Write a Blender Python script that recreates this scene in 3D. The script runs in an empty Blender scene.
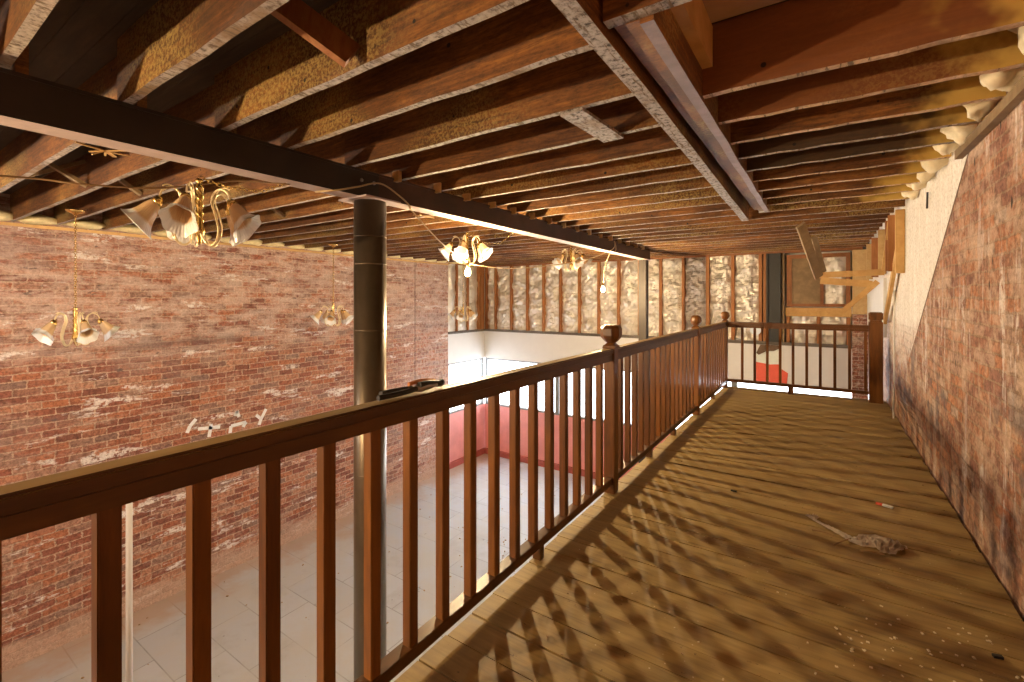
import bpy, bmesh, math, random
from mathutils import Vector, Matrix, noise
random.seed(7)
C = bpy.context.scene.collection
E = 4.78                       # eye height above the lower floor; all z below are eye-relative
FLOOR, MEZZ, CEIL, DECK = -4.78, -1.45, 1.01, 1.35

# ------------------------------------------------------------------ node helpers
class NT:
    def __init__(s, name):
        s.m = bpy.data.materials.new(name); s.m.use_nodes = True
        s.t = s.m.node_tree; s.n = s.t.nodes; s.b = s.n['Principled BSDF']
        s.tc = s.n.new('ShaderNodeTexCoord'); s.P = s.tc.outputs['Object']
    def link(s, a, b): s.t.links.new(a, b)
    def set(s, sock, v):
        if isinstance(v, bpy.types.NodeSocket): s.link(v, sock)
        elif v is not None: sock.default_value = v
    def math(s, op, a, b=None, c=None, clamp=False):
        n = s.n.new('ShaderNodeMath'); n.operation = op; n.use_clamp = clamp
        s.set(n.inputs[0], a); s.set(n.inputs[1], b)
        if c is not None: s.set(n.inputs[2], c)
        return n.outputs[0]
    def map(s, scale=(1,1,1), loc=(0,0,0), rot=(0,0,0), vec=None):
        n = s.n.new('ShaderNodeMapping'); s.link(vec or s.P, n.inputs['Vector'])
        n.inputs['Scale'].default_value = scale; n.inputs['Location'].default_value = loc; n.inputs['Rotation'].default_value = rot
        return n.outputs[0]
    def noise(s, scale=5, detail=4, rough=.55, vec=None, dist=0):
        n = s.n.new('ShaderNodeTexNoise'); s.link(vec or s.P, n.inputs['Vector'])
        n.inputs['Scale'].default_value = scale; n.inputs['Detail'].default_value = detail
        n.inputs['Roughness'].default_value = rough; n.inputs['Distortion'].default_value = dist
        return n.outputs[0]
    def voro(s, scale=5, vec=None, feature='F1'):
        n = s.n.new('ShaderNodeTexVoronoi'); n.feature = feature; s.link(vec or s.P, n.inputs['Vector'])
        n.inputs['Scale'].default_value = scale
        return n.outputs['Distance'], (n.outputs['Color'] if feature == 'F1' else None)
    def ramp(s, fac, stops, interp='LINEAR'):
        n = s.n.new('ShaderNodeValToRGB'); s.link(fac, n.inputs[0]); r = n.color_ramp; r.interpolation = interp
        while len(r.elements) < len(stops): r.elements.new(.5)
        for e, (p, c) in zip(r.elements, stops):
            e.position = p; e.color = (c if hasattr(c, '__len__') else (c,c,c)) + (1,) if hasattr(c, '__len__') else (c,c,c,1)
        return n.outputs[0]
    def step(s, fac, a, b):    # smooth mask 0..1 from a to b
        n = s.n.new('ShaderNodeMapRange'); n.interpolation_type = 'SMOOTHSTEP'
        s.link(fac, n.inputs[0]); n.inputs[1].default_value = a; n.inputs[2].default_value = b
        return n.outputs[0]
    def mix(s, f, a, b, mode='MIX'):
        n = s.n.new('ShaderNodeMix'); n.data_type = 'RGBA'; n.blend_type = mode
        s.set(n.inputs[0], f)
        for k, v in ((6, a), (7, b)):
            if isinstance(v, tuple) and len(v) == 3: v = v + (1,)
            s.set(n.inputs[k], v)
        return n.outputs[2]
    def sep(s, vec=None):
        n = s.n.new('ShaderNodeSeparateXYZ'); s.link(vec or s.P, n.inputs[0]); return n.outputs
    def comb(s, x, y, z=0):
        n = s.n.new('ShaderNodeCombineXYZ'); s.set(n.inputs[0], x); s.set(n.inputs[1], y); s.set(n.inputs[2], z); return n.outputs[0]
    def out(s, col, rough=.7, metal=0, bump=None, bs=.3, bd=.01, **kw):
        s.set(s.b.inputs['Base Color'], col if not (isinstance(col, tuple) and len(col) == 3) else col + (1,))
        s.set(s.b.inputs['Roughness'], rough); s.set(s.b.inputs['Metallic'], metal)
        for k, v in kw.items(): s.set(s.b.inputs[k], v)
        if bump is not None:
            n = s.n.new('ShaderNodeBump'); s.link(bump, n.inputs['Height']); n.inputs['Strength'].default_value = bs
            n.inputs['Distance'].default_value = bd; s.link(n.outputs[0], s.b.inputs['Normal'])
        return s.m

def wood(name, dark, mid, light, scale=(1,12,12), rough=.6, stain=None, bs=.15):
    m = NT(name); oi = m.n.new('ShaderNodeObjectInfo')
    v = m.n.new('ShaderNodeVectorMath'); v.operation = 'ADD'; m.link(m.P, v.inputs[0])
    r = m.math('MULTIPLY', oi.outputs['Random'], 37.0); m.link(m.comb(r, r, r), v.inputs[1])
    g = m.noise(3.0, 6, .6, m.map(scale, vec=v.outputs[0]), .6)
    g2 = m.noise(1.3, 3, .5, v.outputs[0])
    col = m.ramp(g, [(.28, dark), (.5, mid), (.74, light)])
    col = m.mix(m.step(g2, .35, .7), m.mix(1.0, col, (.6,.55,.5), 'MULTIPLY'), col)
    col = m.mix(.35, col, m.ramp(oi.outputs['Random'], [(0, dark), (1, light)]), 'MIX')
    if stain:
        sc, thr, sc_col = stain
        col = m.mix(m.step(m.noise(sc, 5, .65, v.outputs[0]), thr, thr + .12), col, sc_col)
    return m.out(col, rough, 0, g, bs, .004)

M = {}
M['joist'] = None
def joist_mat(name, over=False, tint=None):
    m = NT(name); oi = m.n.new('ShaderNodeObjectInfo'); geo = m.n.new('ShaderNodeNewGeometry')
    W = geo.outputs['Position']; x, y, z = m.sep(W)
    rnd = oi.outputs['Random']
    g = m.noise(2.5, 6, .65, m.map((1.2, 1, 16), vec=W), .8)
    g2 = m.noise(.9, 4, .6, W)
    col = m.ramp(g, [(.25, (.075,.027,.006)), (.5, (.215,.080,.014)), (.76, (.40,.17,.034))])
    col = m.mix(m.step(g2, .42, .62), m.mix(1.0, col, (.50,.46,.42), 'MULTIPLY'), col)
    gr = m.noise(55, 5, .8, m.map((.35,1,1), vec=W)); col = m.mix(1.0, col, m.ramp(gr, [(.34, (.55,.52,.5)), (.52, (1.,1.,1.)), (.7, (1.25,1.2,1.1))]), 'MULTIPLY')
    # sprayed foam dust, greenish yellow speckle
    sp = m.noise(60, 3, .7, W); pat = m.noise(.8, 3, .5, m.map((1,1.6,1.6), (3,1,2), vec=W))
    d = m.math('MULTIPLY', m.step(sp, .40, .62), m.step(pat, .46, .66))
    col = m.mix(m.math('MULTIPLY', d, .65), col, (.42,.30,.09))
    if over:
        if tint: col = m.mix(tint[0], col, tint[1])
        k = m.math('ADD', x, m.math('MULTIPLY', m.noise(2.2, 4, .65, W), 1.1))
        col = m.mix(m.math('MULTIPLY', m.step(k, .92, 1.18), .85), col, (.66,.43,.10))
    # nail holes and knots
    dv, _ = m.voro(5.0, m.map((1, .2, 1), vec=W)); col = m.mix(m.step(dv, .07, .055), col, (.012,.008,.005))
    return m.out(col, .72, 0, g, .25, .004)
M['joist'] = joist_mat('joist_wood'); M['joist_foam'] = joist_mat('joist_wood_oversprayed', True)
M['joist_red'] = joist_mat('joist_wood_reddish', True, (.6, (.26,.085,.022)))
M['joist_char'] = joist_mat('joist_wood_charred', True, (.8, (.045,.028,.012)))
def residue(name, base, rnd_dark):
    m = NT(name); geo = m.n.new('ShaderNodeNewGeometry'); W = geo.outputs['Position']
    n1 = m.noise(34, 5, .7, W); n2 = m.noise(3, 4, .6, W); st = m.noise(8, 3, .6, m.map((6,1,1), vec=W))
    col = m.ramp(n1, [(.36, rnd_dark), (.5, base), (.7, tuple(min(1, c*1.35) for c in base))])
    col = m.mix(m.step(n2, .5, .7), col, (.22,.13,.06)); col = m.mix(m.step(st, .56, .66), col, (.14,.09,.05))
    return m.out(col, .85, 0, n1, .5, .004)
M['residue'] = residue('plaster_residue', (.37,.31,.26), (.09,.06,.04))
M['residue_clean'] = residue('pale_edge', (.56,.38,.24), (.40,.25,.14))
M['residue_speck'] = residue('speckled_edge', (.37,.33,.30), (.04,.03,.025))
M['subfloor'] = wood('subfloor_boards', (.020,.012,.006), (.045,.026,.012), (.085,.052,.024), (1,8,1), .85)
M['ply'] = wood('plywood', (.50,.36,.24), (.62,.46,.32), (.70,.54,.38), (1,4,1), .8)
M['rail'] = wood('varnished_rail', (.060,.022,.005), (.12,.048,.009), (.21,.09,.017), (6,1,6), .36)
M['rail_top'] = wood('lit_rail_top', (.34,.21,.07), (.48,.31,.10), (.60,.42,.16), (6,1,6), .5)  # yellow lamplight on the handrail top, painted in as lighter wood
M['rail_x'] = wood('varnished_rail_cross', (.060,.019,.005), (.12,.042,.009), (.21,.082,.018), (1,6,6), .36)
M['baluster'] = wood('varnished_baluster', (.085,.028,.004), (.185,.066,.008), (.33,.125,.017), (9,9,1), .38)
M['pine'] = wood('new_pine', (.50,.28,.09), (.66,.40,.14), (.78,.52,.22), (3,3,3), .65)
M['stud'] = wood('old_stud', (.24,.085,.025), (.40,.16,.05), (.54,.25,.09), (9,9,1), .7)
M['frame'] = wood('dark_frame_wood', (.15,.05,.015), (.26,.09,.025), (.4,.16,.05), (4,4,4), .6)
M['greywood'] = wood('weathered_wood', (.16,.10,.05), (.27,.18,.09), (.38,.27,.15), (3,3,3), .8)
M['band'] = wood('grey_band', (.10,.085,.075), (.16,.14,.125), (.24,.21,.19), (1,4,4), .7)
M['osb'] = wood('osb_panel', (.50,.32,.13), (.62,.43,.20), (.72,.52,.28), (7,7,7), .75)

def brick(name, u, seedloc, c1, c2, mortar, cfg):
    m = NT(name); x, y, z = m.sep()
    jn = m.noise(2.2, 3, .5); jn2 = m.math('ADD', m.math('MULTIPLY', m.noise(6, 3, .6), .45), m.math('MULTIPLY', m.noise(30, 3, .6), .55))
    uu = m.math('ADD', (y if u == 'y' else x), m.math('MULTIPLY', m.math('SUBTRACT', jn2, .5), .09))
    vv = m.math('ADD', z, m.math('MULTIPLY', m.math('SUBTRACT', jn, .5), .035))
    vv = m.math('ADD', vv, m.math('MULTIPLY', m.math('SUBTRACT', jn2, .5), .05))
    V = m.comb(uu, vv, 0)
    b = m.n.new('ShaderNodeTexBrick'); m.link(V, b.inputs['Vector'])
    b.inputs['Scale'].default_value = 1; b.inputs['Brick Width'].default_value = cfg.get('bw',.2); b.inputs['Row Height'].default_value = cfg.get('rh',.076)
    b.inputs['Mortar Size'].default_value = cfg.get('ms', .006); b.inputs['Mortar Smooth'].default_value = .3
    b.inputs['Color1'].default_value = (0,0,0,1); b.inputs['Color2'].default_value = (1,1,1,1); b.inputs['Mortar'].default_value = (.5,.5,.5,1)
    b.inputs['Bias'].default_value = 0
    col = m.ramp(b.outputs['Color'], [(0, c1), (.25, cfg['c1b']), (.5, c2), (.72, cfg['c2b']), (.86, cfg['odd']), (1, c2)])
    col = m.mix(m.step(m.noise(30, 4, .7), .35, .75), m.mix(1, col, (.72,.70,.70), 'MULTIPLY'), col)
    fine = m.noise(14, 5, .7)
    mort = m.math('MAXIMUM', b.outputs['Fac'], 0)
    col = m.mix(m.math('MULTIPLY', mort, .85), col, mortar)
    col = m.mix(m.math('MULTIPLY', m.step(m.noise(3.5, 5, .7, m.map((1,.45,1.6) if u == 'y' else (.45,1,1.6), (11,3,5))), .5, .66), .5), col, cfg.get('smear', mortar))
    col = m.mix(m.step(m.noise(20, 6, .75, m.map((1,1,1), (5,6,7))), .60, .44), m.mix(1, col, (.58,.54,.52), 'MULTIPLY'), col)
    masks = cfg['masks'](m, x, y, z, fine)
    for f, c in masks: col = m.mix(f, col, c)
    grit = m.noise(38, 6, .8)
    col = m.mix(1.0, col, m.ramp(grit, [(.32, (.62,.58,.56)), (.5, (1.,1.,1.)), (.7, (1.2,1.2,1.22))]), 'MULTIPLY')
    h = m.math('SUBTRACT', m.math('MULTIPLY', fine, .9), mort)
    if cfg.get('flat'): h = m.math('MULTIPLY', h, m.math('SUBTRACT', 1.0, m.math('MULTIPLY', m.flatmask, .93)))
    return m.out(col, .88, 0, h, cfg.get('bs', .8), .012)
def rng(m, v, a, b, soft): return m.math('MULTIPLY', m.step(v, a - soft, a + soft), m.step(v, b + soft, b - soft))
def left_masks(m, x, y, z, fine):
    L = []
    big = m.noise(.55, 4, .6, m.map((1,1,2.4))); med = m.noise(2.2, 5, .65, m.map((1,.8,2.2), (4,2,9)))
    up = m.step(z, E - 1.05, E - .35)
    zz = m.math('ADD', z, m.math('MULTIPLY', med, .9))
    # old mortar smear in the upper half
    sm = m.math('MULTIPLY', m.step(zz, E - .75, E - .1), m.step(m.noise(5, 5, .7, m.map((1,.6,1.8))), .38, .60))
    L.append((m.math('MULTIPLY', sm, .66), (.64,.48,.39)))
    L.append((m.math('MULTIPLY', m.step(m.noise(1.1, 4, .6, m.map((1,.5,1.5), (7,7,1))), .56, .68), .45), (.30,.20,.17)))
    # whitish patches around and below the hanging lamp
    pw = m.math('MULTIPLY', m.step(m.noise(1.5, 6, .72, m.map((1,.55,2.6), (2,5,3))), .565, .62), m.step(m.noise(11, 4, .7), .40, .52))
    L.append((m.math('MULTIPLY', pw, .85), (.80,.74,.70)))
    # long dark line left by a removed shelf
    ln = m.math('MULTIPLY', rng(m, m.math('ADD', z, m.math('MULTIPLY', med, .22)), E - .66, E - .56, .05), m.step(m.noise(1.2, 3, .5, m.map((1,1,.2), (9,1,1))), .44, .54))
    L.append((m.math('MULTIPLY', ln, .6), (.17,.10,.085)))
    L.append((m.math('MULTIPLY', m.step(m.noise(6, 4, .7, m.map((1,.5,1.3), (1,1,6))), .66, .7), .8), (.13,.09,.08)))
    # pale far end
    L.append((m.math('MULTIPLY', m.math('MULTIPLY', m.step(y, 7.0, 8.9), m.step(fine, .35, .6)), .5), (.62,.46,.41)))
    L.append((m.math('MULTIPLY', rng(m, y, 8.47, 8.50, .012), .7), (.12,.07,.06)))
    # scaled, dusty foot
    ft = m.math('MULTIPLY', m.step(m.math('ADD', z, m.math('MULTIPLY', med, -.8)), .05, -.25), .8)
    L.append((ft, (.52,.36,.27)))
    return L
def right_masks(m, x, y, z, fine):
    L = []
    med = m.noise(2.5, 5, .65)
    sm = m.step(m.noise(4, 6, .72, m.map((1,1,1), (3,3,8))), .47, .60)
    L.append((m.math('MULTIPLY', sm, .62), (.60,.44,.33)))
    # runs of whitewash
    ru = m.math('MULTIPLY', m.step(m.noise(3.2, 4, .6, m.map((1,2.2,.28))), .58, .66), m.step(fine, .40, .56))
    L.append((m.math('MULTIPLY', ru, .8), (.76,.70,.67)))
    ru2 = m.math('MULTIPLY', m.step(m.noise(7, 3, .6, m.map((1,1,.25), (8,3,1))), .60, .66), .55)
    L.append((ru2, (.60,.50,.47)))
    # darker brown towards the walkway, with purplish dark patches
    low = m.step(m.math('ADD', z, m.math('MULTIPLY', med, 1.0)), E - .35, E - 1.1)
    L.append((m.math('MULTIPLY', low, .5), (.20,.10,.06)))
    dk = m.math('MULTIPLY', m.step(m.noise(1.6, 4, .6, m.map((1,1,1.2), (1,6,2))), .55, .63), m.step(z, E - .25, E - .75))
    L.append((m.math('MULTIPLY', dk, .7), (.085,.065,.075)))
    # holes between bricks
    dv, _ = m.voro(2.6, m.map((1,2.6,1)));
    L.append((m.math('MULTIPLY', m.step(dv, .10, .06), .95), (.02,.014,.01)))
    # plaster left above the line of a removed stair, fading into lime wash below
    lin = m.math('SUBTRACT', z, m.math('ADD', m.math('MULTIPLY', m.math('SUBTRACT', y, 4.066), -.656), E + .912))
    above = m.step(lin, -.004, .004)
    edge = rng(m, lin, -.03, .0, .006)
    bot = m.step(m.math('ADD', z, m.math('MULTIPLY', m.noise(5, 5, .7), .45)), E - .12, E + .02)
    fade = m.math('MULTIPLY', m.step(m.math('ADD', z, m.math('MULTIPLY', m.noise(7, 5, .75), 1.3)), E - .30, E + .35), m.step(m.noise(18, 4, .7), .30, .50))
    L.append((m.math('MULTIPLY', m.math('MULTIPLY', above, fade), .85), (.80,.74,.70)))
    pl = m.mix(m.step(m.noise(3, 5, .6, m.map((1,3,.6))), .35, .75), (.78,.75,.71), (.90,.88,.86))
    m.flatmask = m.math('MULTIPLY', above, bot); L.append((m.flatmask, pl))
    L.append((m.math('MULTIPLY', edge, m.math('MULTIPLY', m.step(z, E - .4, E - .2), .85)), (.09,.05,.03)))
    return L
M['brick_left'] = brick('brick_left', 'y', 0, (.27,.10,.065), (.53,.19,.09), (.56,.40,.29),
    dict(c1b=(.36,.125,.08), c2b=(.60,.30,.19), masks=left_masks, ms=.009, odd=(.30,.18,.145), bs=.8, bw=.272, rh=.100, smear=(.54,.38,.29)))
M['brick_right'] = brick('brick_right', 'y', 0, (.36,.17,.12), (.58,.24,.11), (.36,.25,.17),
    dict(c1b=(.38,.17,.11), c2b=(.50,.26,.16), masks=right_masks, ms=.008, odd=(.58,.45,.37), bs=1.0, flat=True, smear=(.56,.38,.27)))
M['brick_back'] = brick('brick_back', 'x', 0, (.30,.12,.08), (.46,.19,.12), (.6,.5,.42),
    dict(c1b=(.38,.15,.10), c2b=(.50,.25,.17), odd=(.5,.35,.28), masks=lambda m,x,y,z,f: [(m.math('MULTIPLY', m.step(f,.5,.65), .5), (.7,.6,.53))], ms=.006))

def mk_deck():
    m = NT('dusty_deck_boards'); geo = m.n.new('ShaderNodeNewGeometry'); r = geo.outputs['Random Per Island']
    o = m.math('MULTIPLY', r, 50.0); v = m.n.new('ShaderNodeVectorMath'); v.operation = 'ADD'; m.link(m.P, v.inputs[0]); m.link(m.comb(o, 0, 0), v.inputs[1])
    g = m.noise(2.5, 6, .6, m.map((1.2,14,1), vec=v.outputs[0]), .5)
    col = m.ramp(g, [(.28, (.17,.108,.034)), (.5, (.33,.222,.070)), (.75, (.46,.33,.125))])
    col = m.mix(.3, col, m.ramp(r, [(0, (.20,.12,.045)), (1, (.44,.31,.14))]))
    st = m.noise(1.4, 5, .65); col = m.mix(m.math('MULTIPLY', m.step(st, .55, .7), .45), col, (.14,.07,.03))
    col = m.mix(m.math('MULTIPLY', m.step(m.noise(26, 4, .7), .66, .72), .7), col, (.09,.05,.025))
    dv, _ = m.voro(22); sel = m.step(m.noise(1.1, 3, .6, m.map((1,1,1), (5,2,0))), .5, .62)
    col = m.mix(m.math('MULTIPLY', m.step(dv, .10, .06), sel), col, (.60,.50,.33))
    return m.out(col, m.ramp(g, [(.3, .52), (.7, .68)]), 0, g, .08, .003)
M['deck'] = mk_deck()

def mk_conc():
    m = NT('grey_floor_tiles'); x, y, z = m.sep()
    b = m.n.new('ShaderNodeTexBrick'); m.link(m.comb(m.math('ADD', x, m.math('MULTIPLY', m.noise(2,2), .04)), y), b.inputs['Vector'])
    b.inputs['Scale'].default_value = 1; b.inputs['Brick Width'].default_value = 1.22; b.inputs['Row Height'].default_value = .61
    b.inputs['Mortar Size'].default_value = .008; b.inputs['Mortar Smooth'].default_value = .2; b.inputs['Color1'].default_value = (.42,.44,.47,1); b.inputs['Color2'].default_value = (.47,.49,.52,1)
    b.inputs['Mortar'].default_value = (.27,.27,.28,1)
    col = m.mix(m.step(m.noise(1.1, 5, .65), .4, .65), b.outputs['Color'], (.46,.45,.43))
    br = m.noise(3, 4, .6); col = m.mix(m.math('MULTIPLY', m.step(m.noise(.9, 5, .7, m.map((1,1,1),(4,4,0))), .52, .68), .5), col, (.36,.35,.35))
    edge = m.step(m.math('ADD', x, m.math('MULTIPLY', m.math('SUBTRACT', m.noise(1.6, 4, .6), .5), 1.6)), -7.9, -8.5)
    col = m.mix(m.math('MULTIPLY', edge, .75), col, (.42,.27,.17))
    col = m.mix(m.math('MULTIPLY', m.step(m.noise(8, 3, .7), .68, .74), .6), col, (.16,.13,.11))
    return m.out(col, .55, 0, b.outputs['Fac'], -.2, .003)
M['concrete'] = mk_conc()

def plain(name, col, rough=.5, metal=0, n=0, nscale=8, **kw):
    m = NT(name)
    c = m.mix(m.step(m.noise(nscale, 5, .65), .35, .7), tuple(v*(1-n) for v in col), col) if n else col
    return m.out(c, rough, metal, m.noise(nscale*3, 3), .1, .003, **kw)
M['white'] = plain('white_paint', (.80,.80,.78), .6, n=.06, nscale=3)
M['greywhite'] = plain('whitish_panel', (.72,.72,.71), .6, n=.05, nscale=2)
M['polegrey'] = plain('dull_white_paint', (.50,.46,.44), .6)
M['sash'] = plain('grey_sash', (.20,.21,.21), .5)
M['pink'] = plain('faded_red_paint', (.74,.30,.28), .6, n=.12, nscale=3)
M['redbase'] = plain('dull_red_base', (.42,.10,.08), .6, n=.2)
M['steel_dark'] = plain('blackened_steel', (.032,.020,.014), .5, .0, n=.3, nscale=3)
M['steel_brown'] = plain('rust_brown_steel', (.085,.036,.015), .6, 0, n=.4, nscale=2.5)
M['flange'] = plain('pale_lit_flange', (.50,.38,.33), .6, 0, n=.15)  # pinkish light on the beam underside painted in; cap plates share it
M['mauve'] = plain('mauve_edge', (.33,.22,.19), .6, 0, n=.4, nscale=6)
M['column'] = plain('column_paint', (.15,.115,.075), .33, .6, n=.2, nscale=4)
M['column_box'] = plain('column_box_paint', (.045,.032,.022), .6, 0, n=.3, nscale=4)
M['black'] = plain('black_steel', (.018,.018,.018), .45, .0, n=.2)
M['brass'] = plain('polished_brass', (.83,.60,.22), .22, 1.0, n=.15)
M['cream'] = plain('cream_arm', (.80,.66,.40), .35, .55)
M['foam'] = plain('spray_foam', (.80,.66,.34), .85, n=.2, nscale=20)
M['foamcream'] = plain('cream_foam', (.86,.76,.54), .85, n=.15, nscale=20)
M['cable'] = plain('tan_cable', (.50,.36,.17), .5)
M['cable_dark'] = plain('brown_cable', (.20,.11,.045), .5)
M['rubber'] = plain('black_rubber', (.012,.012,.014), .4)
M['orange'] = plain('orange_grip', (.62,.22,.05), .45)
M['grip_red'] = plain('dull_red_grip', (.20,.03,.02), .45)
M['metal'] = plain('grey_metal', (.4,.38,.35), .35, .8)
M['socket'] = plain('brass_socket', (.55,.38,.12), .4, .8)
M['twig'] = plain('splinter', (.34,.22,.11), .8)
M['red'] = plain('coral_red_paint', (.78,.12,.07), .6, n=.1)
M['brownpaint'] = plain('brown_paint', (.15,.09,.05), .7, n=.3, nscale=12)
M['paleblue'] = plain('pale_blue_paint', (.68,.75,.82), .6)
M['palegreen'] = plain('pale_green_white', (.72,.78,.72), .6, n=.08)
M['chalk'] = plain('chalk_white', (.86,.86,.88), .8, n=.1, nscale=20)
M['plasticfilm'] = plain('dusty_film', (.72,.60,.47), .3, n=.2, nscale=30)
def mk_foil():
    m = NT('crinkled_foil_facing'); oi = m.n.new('ShaderNodeObjectInfo')
    v = m.n.new('ShaderNodeVectorMath'); v.operation = 'ADD'; m.link(m.P, v.inputs[0]); r = m.math('MULTIPLY', oi.outputs['Random'], 40.); m.link(m.comb(r,r,r), v.inputs[1])
    g = m.noise(5, 5, .65, v.outputs[0], 1.2); dv, _ = m.voro(7, m.map((1,1,.7), vec=v.outputs[0]))
    h = m.math('ADD', g, m.math('MULTIPLY', dv, .7))
    col = m.ramp(m.noise(2, 3, .5, v.outputs[0]), [(.3, (.76,.70,.60)), (.7, (.92,.90,.85))])
    return m.out(col, .30, .68, h, .9, .055)
M['foil'] = mk_foil()
M['foil_brown'] = plain('brown_film', (.30,.21,.12), .3, .5, n=.3, nscale=6)
def mk_shade():
    m = NT('frosted_shade_glass'); x, y, z = m.sep()
    ribs = m.math('SINE', m.math('MULTIPLY', m.math('ARCTAN2', y, x), 28.0))
    f = m.step(m.math('ADD', z, m.math('MULTIPLY', m.noise(20), .02)), -.118, -.095)
    col = m.mix(f, (.86,.87,.88), (.66,.45,.25))
    return m.out(col, .25, 0, ribs, .3, .003, **{'Transmission Weight': .05})
M['shade'] = mk_shade()
def mk_glass():
    m = NT('window_glass'); m.b.inputs['Transmission Weight'].default_value = 1; 
    return m.out((1.,1.,1.), .0, 0, None, **{'IOR': 1.05})
M['glass'] = mk_glass()
def emis(name, col, s):
    m = NT(name); m.b.inputs['Emission Color'].default_value = col + (1,); m.b.inputs['Emission Strength'].default_value = s
    return m.out(col, .4)
M['bulb'] = emis('lit_bulb_glass', (1., .73, .40), 5400.)
M['bulb_fill'] = emis('fill_bulb_glass', (1., .92, .82), 4300.)  # glow of the added fill bulb
M['bulb_big'] = emis('lit_bulb_glass_bright', (1., .72, .39), 7400.)

# ------------------------------------------------------------------ mesh helpers (eye-relative z)
def V(x, y, z): return Vector((x, y, z))
def add_box(bm, x0, x1, y0, y1, z0, z1, mi=0, bot=None, bev=0):
    vs = [bm.verts.new((x, y, z)) for x in (x0, x1) for y in (y0, y1) for z in (z0, z1)]
    F = [(0,1,3,2), (4,6,7,5), (0,4,5,1), (2,3,7,6), (0,2,6,4), (1,5,7,3)]
    fs = [bm.faces.new([vs[i] for i in f]) for f in F]
    for f in fs: f.material_index = mi
    if bot is not None: fs[4].material_index = bot
    if bev: bmesh.ops.bevel(bm, geom=list({e for f in fs for e in f.edges}), offset=bev, segments=2, affect='EDGES', clamp_overlap=True)
    return vs
def add_beam(bm, a, b, w, h, up=(0,0,1), mi=0):
    a, b = Vector(a), Vector(b); d = (b - a).normalized(); s = d.cross(Vector(up)).normalized(); u = s.cross(d).normalized()
    vs = []
    for p in (a, b):
        for (i, j) in ((-1,-1), (1,-1), (1,1), (-1,1)): vs.append(bm.verts.new(p + s*w/2*i + u*h/2*j))
    for f in ((0,1,2,3), (7,6,5,4), (0,4,5,1), (1,5,6,2), (2,6,7,3), (3,7,4,0)):
        bm.faces.new([vs[i] for i in f]).material_index = mi
def add_tube(bm, pts, r, n=8, closed=False, mi=0):
    pts = [Vector(p) for p in pts]; rs = r if hasattr(r, '__len__') else [r]*len(pts); rings = []
    N = len(pts); prev = None
    for i, p in enumerate(pts):
        if closed: d = (pts[(i+1) % N] - pts[i-1]).normalized()
        else: d = (pts[min(i+1, N-1)] - pts[max(i-1, 0)]).normalized()
        if prev is None: s = d.cross(Vector((0,0,1)) if abs(d.z) < .9 else Vector((1,0,0))).normalized()
        else: s = (prev - d*prev.dot(d)).normalized()
        prev = s; u = d.cross(s)
        rings.append([bm.verts.new(p + (s*math.cos(2*math.pi*k/n) + u*math.sin(2*math.pi*k/n))*rs[i]) for k in range(n)])
    for i in range(N if closed else N-1):
        A, B = rings[i], rings[(i+1) % N]
        for k in range(n):
            f = bm.faces.new((A[k], A[(k+1) % n], B[(k+1) % n], B[k])); f.smooth = True; f.material_index = mi
    if not closed:
        bm.faces.new(rings[0][::-1]).material_index = mi; bm.faces.new(rings[-1]).material_index = mi
def add_lathe(bm, prof, n=24, mat=Matrix(), cap=True, smooth=True, off=0, wave=0, waves=0):
    rings = []
    for r, z in prof:
        ring = []
        for k in range(n):
            a = 2*math.pi*k/n + off; rr = r
            if wave: rr = r*(1 + wave*math.cos(waves*a)*max(0, (prof[0][1]-z))/abs(prof[-1][1]-prof[0][1]+1e-9))
            ring.append(bm.verts.new(mat @ Vector((rr*math.cos(a), rr*math.sin(a), z))))
        rings.append(ring)
    for A, B in zip(rings, rings[1:]):
        for k in range(n):
            f = bm.faces.new((A[k], A[(k+1) % n], B[(k+1) % n], B[k])); f.smooth = smooth
    if cap:
        bm.faces.new(rings[0][::-1]); bm.faces.new(rings[-1])
def spline(pts, k=8):
    P = [Vector(p) for p in pts]; P = [P[0]*2 - P[1]] + P + [P[-1]*2 - P[-2]]; out = []
    for i in range(1, len(P)-2):
        for j in range(k):
            t = j/k; a, b, c, d = P[i-1:i+3]
            out.append(.5*((2*b) + (c-a)*t + (2*a-5*b+4*c-d)*t*t + (3*b-a-3*c+d)*t**3))
    return out + [P[-2]]
def obj(name, bm, mats, parent=None, at=None, lift=True, local=False):
    """link one mesh; geometry given eye-relative in world unless local"""
    bmesh.ops.recalc_face_normals(bm, faces=bm.faces)
    me = bpy.data.meshes.new(name); bm.to_mesh(me); bm.free()
    for m in (mats if isinstance(mats, (list, tuple)) else [mats]): me.materials.append(m)
    o = bpy.data.objects.new(name, me); C.objects.link(o)
    if local:
        o.parent = parent
        if at is not None: o.location = at
        return o
    base = Vector(at) + Vector((0,0,E)) if at is not None else Vector((0,0,0))
    if parent is not None:
        base = parent.matrix_basis.translation if parent.parent is None else parent.parent.matrix_basis.translation + parent.location
        me.transform(Matrix.Translation(Vector((0,0,E)) - base)); o.parent = parent
    else:
        me.transform(Matrix.Translation(Vector((0,0,E)) - base)); o.location = base
    return o
def tag(o, label, cat, group=None, kind=None):
    o['label'] = label; o['category'] = cat
    if group: o['group'] = group
    if kind: o['kind'] = kind
    return o
def struct(name, bm, mats, parent=None, label=None, cat=None):
    o = obj(name, bm, mats, parent)
    if parent is None:
        o['kind'] = 'structure'
        if label: o['label'] = label; o['category'] = cat
    return o
def thing(name, label, cat, at=(0,0,0), group=None, rotz=0):
    o = bpy.data.objects.new(name, None); C.objects.link(o); o.location = Vector(at) + Vector((0,0,E)); o.rotation_euler = (0,0,rotz)
    o.empty_display_size = .1
    return tag(o, label, cat, group)
B = bmesh.new
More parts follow.
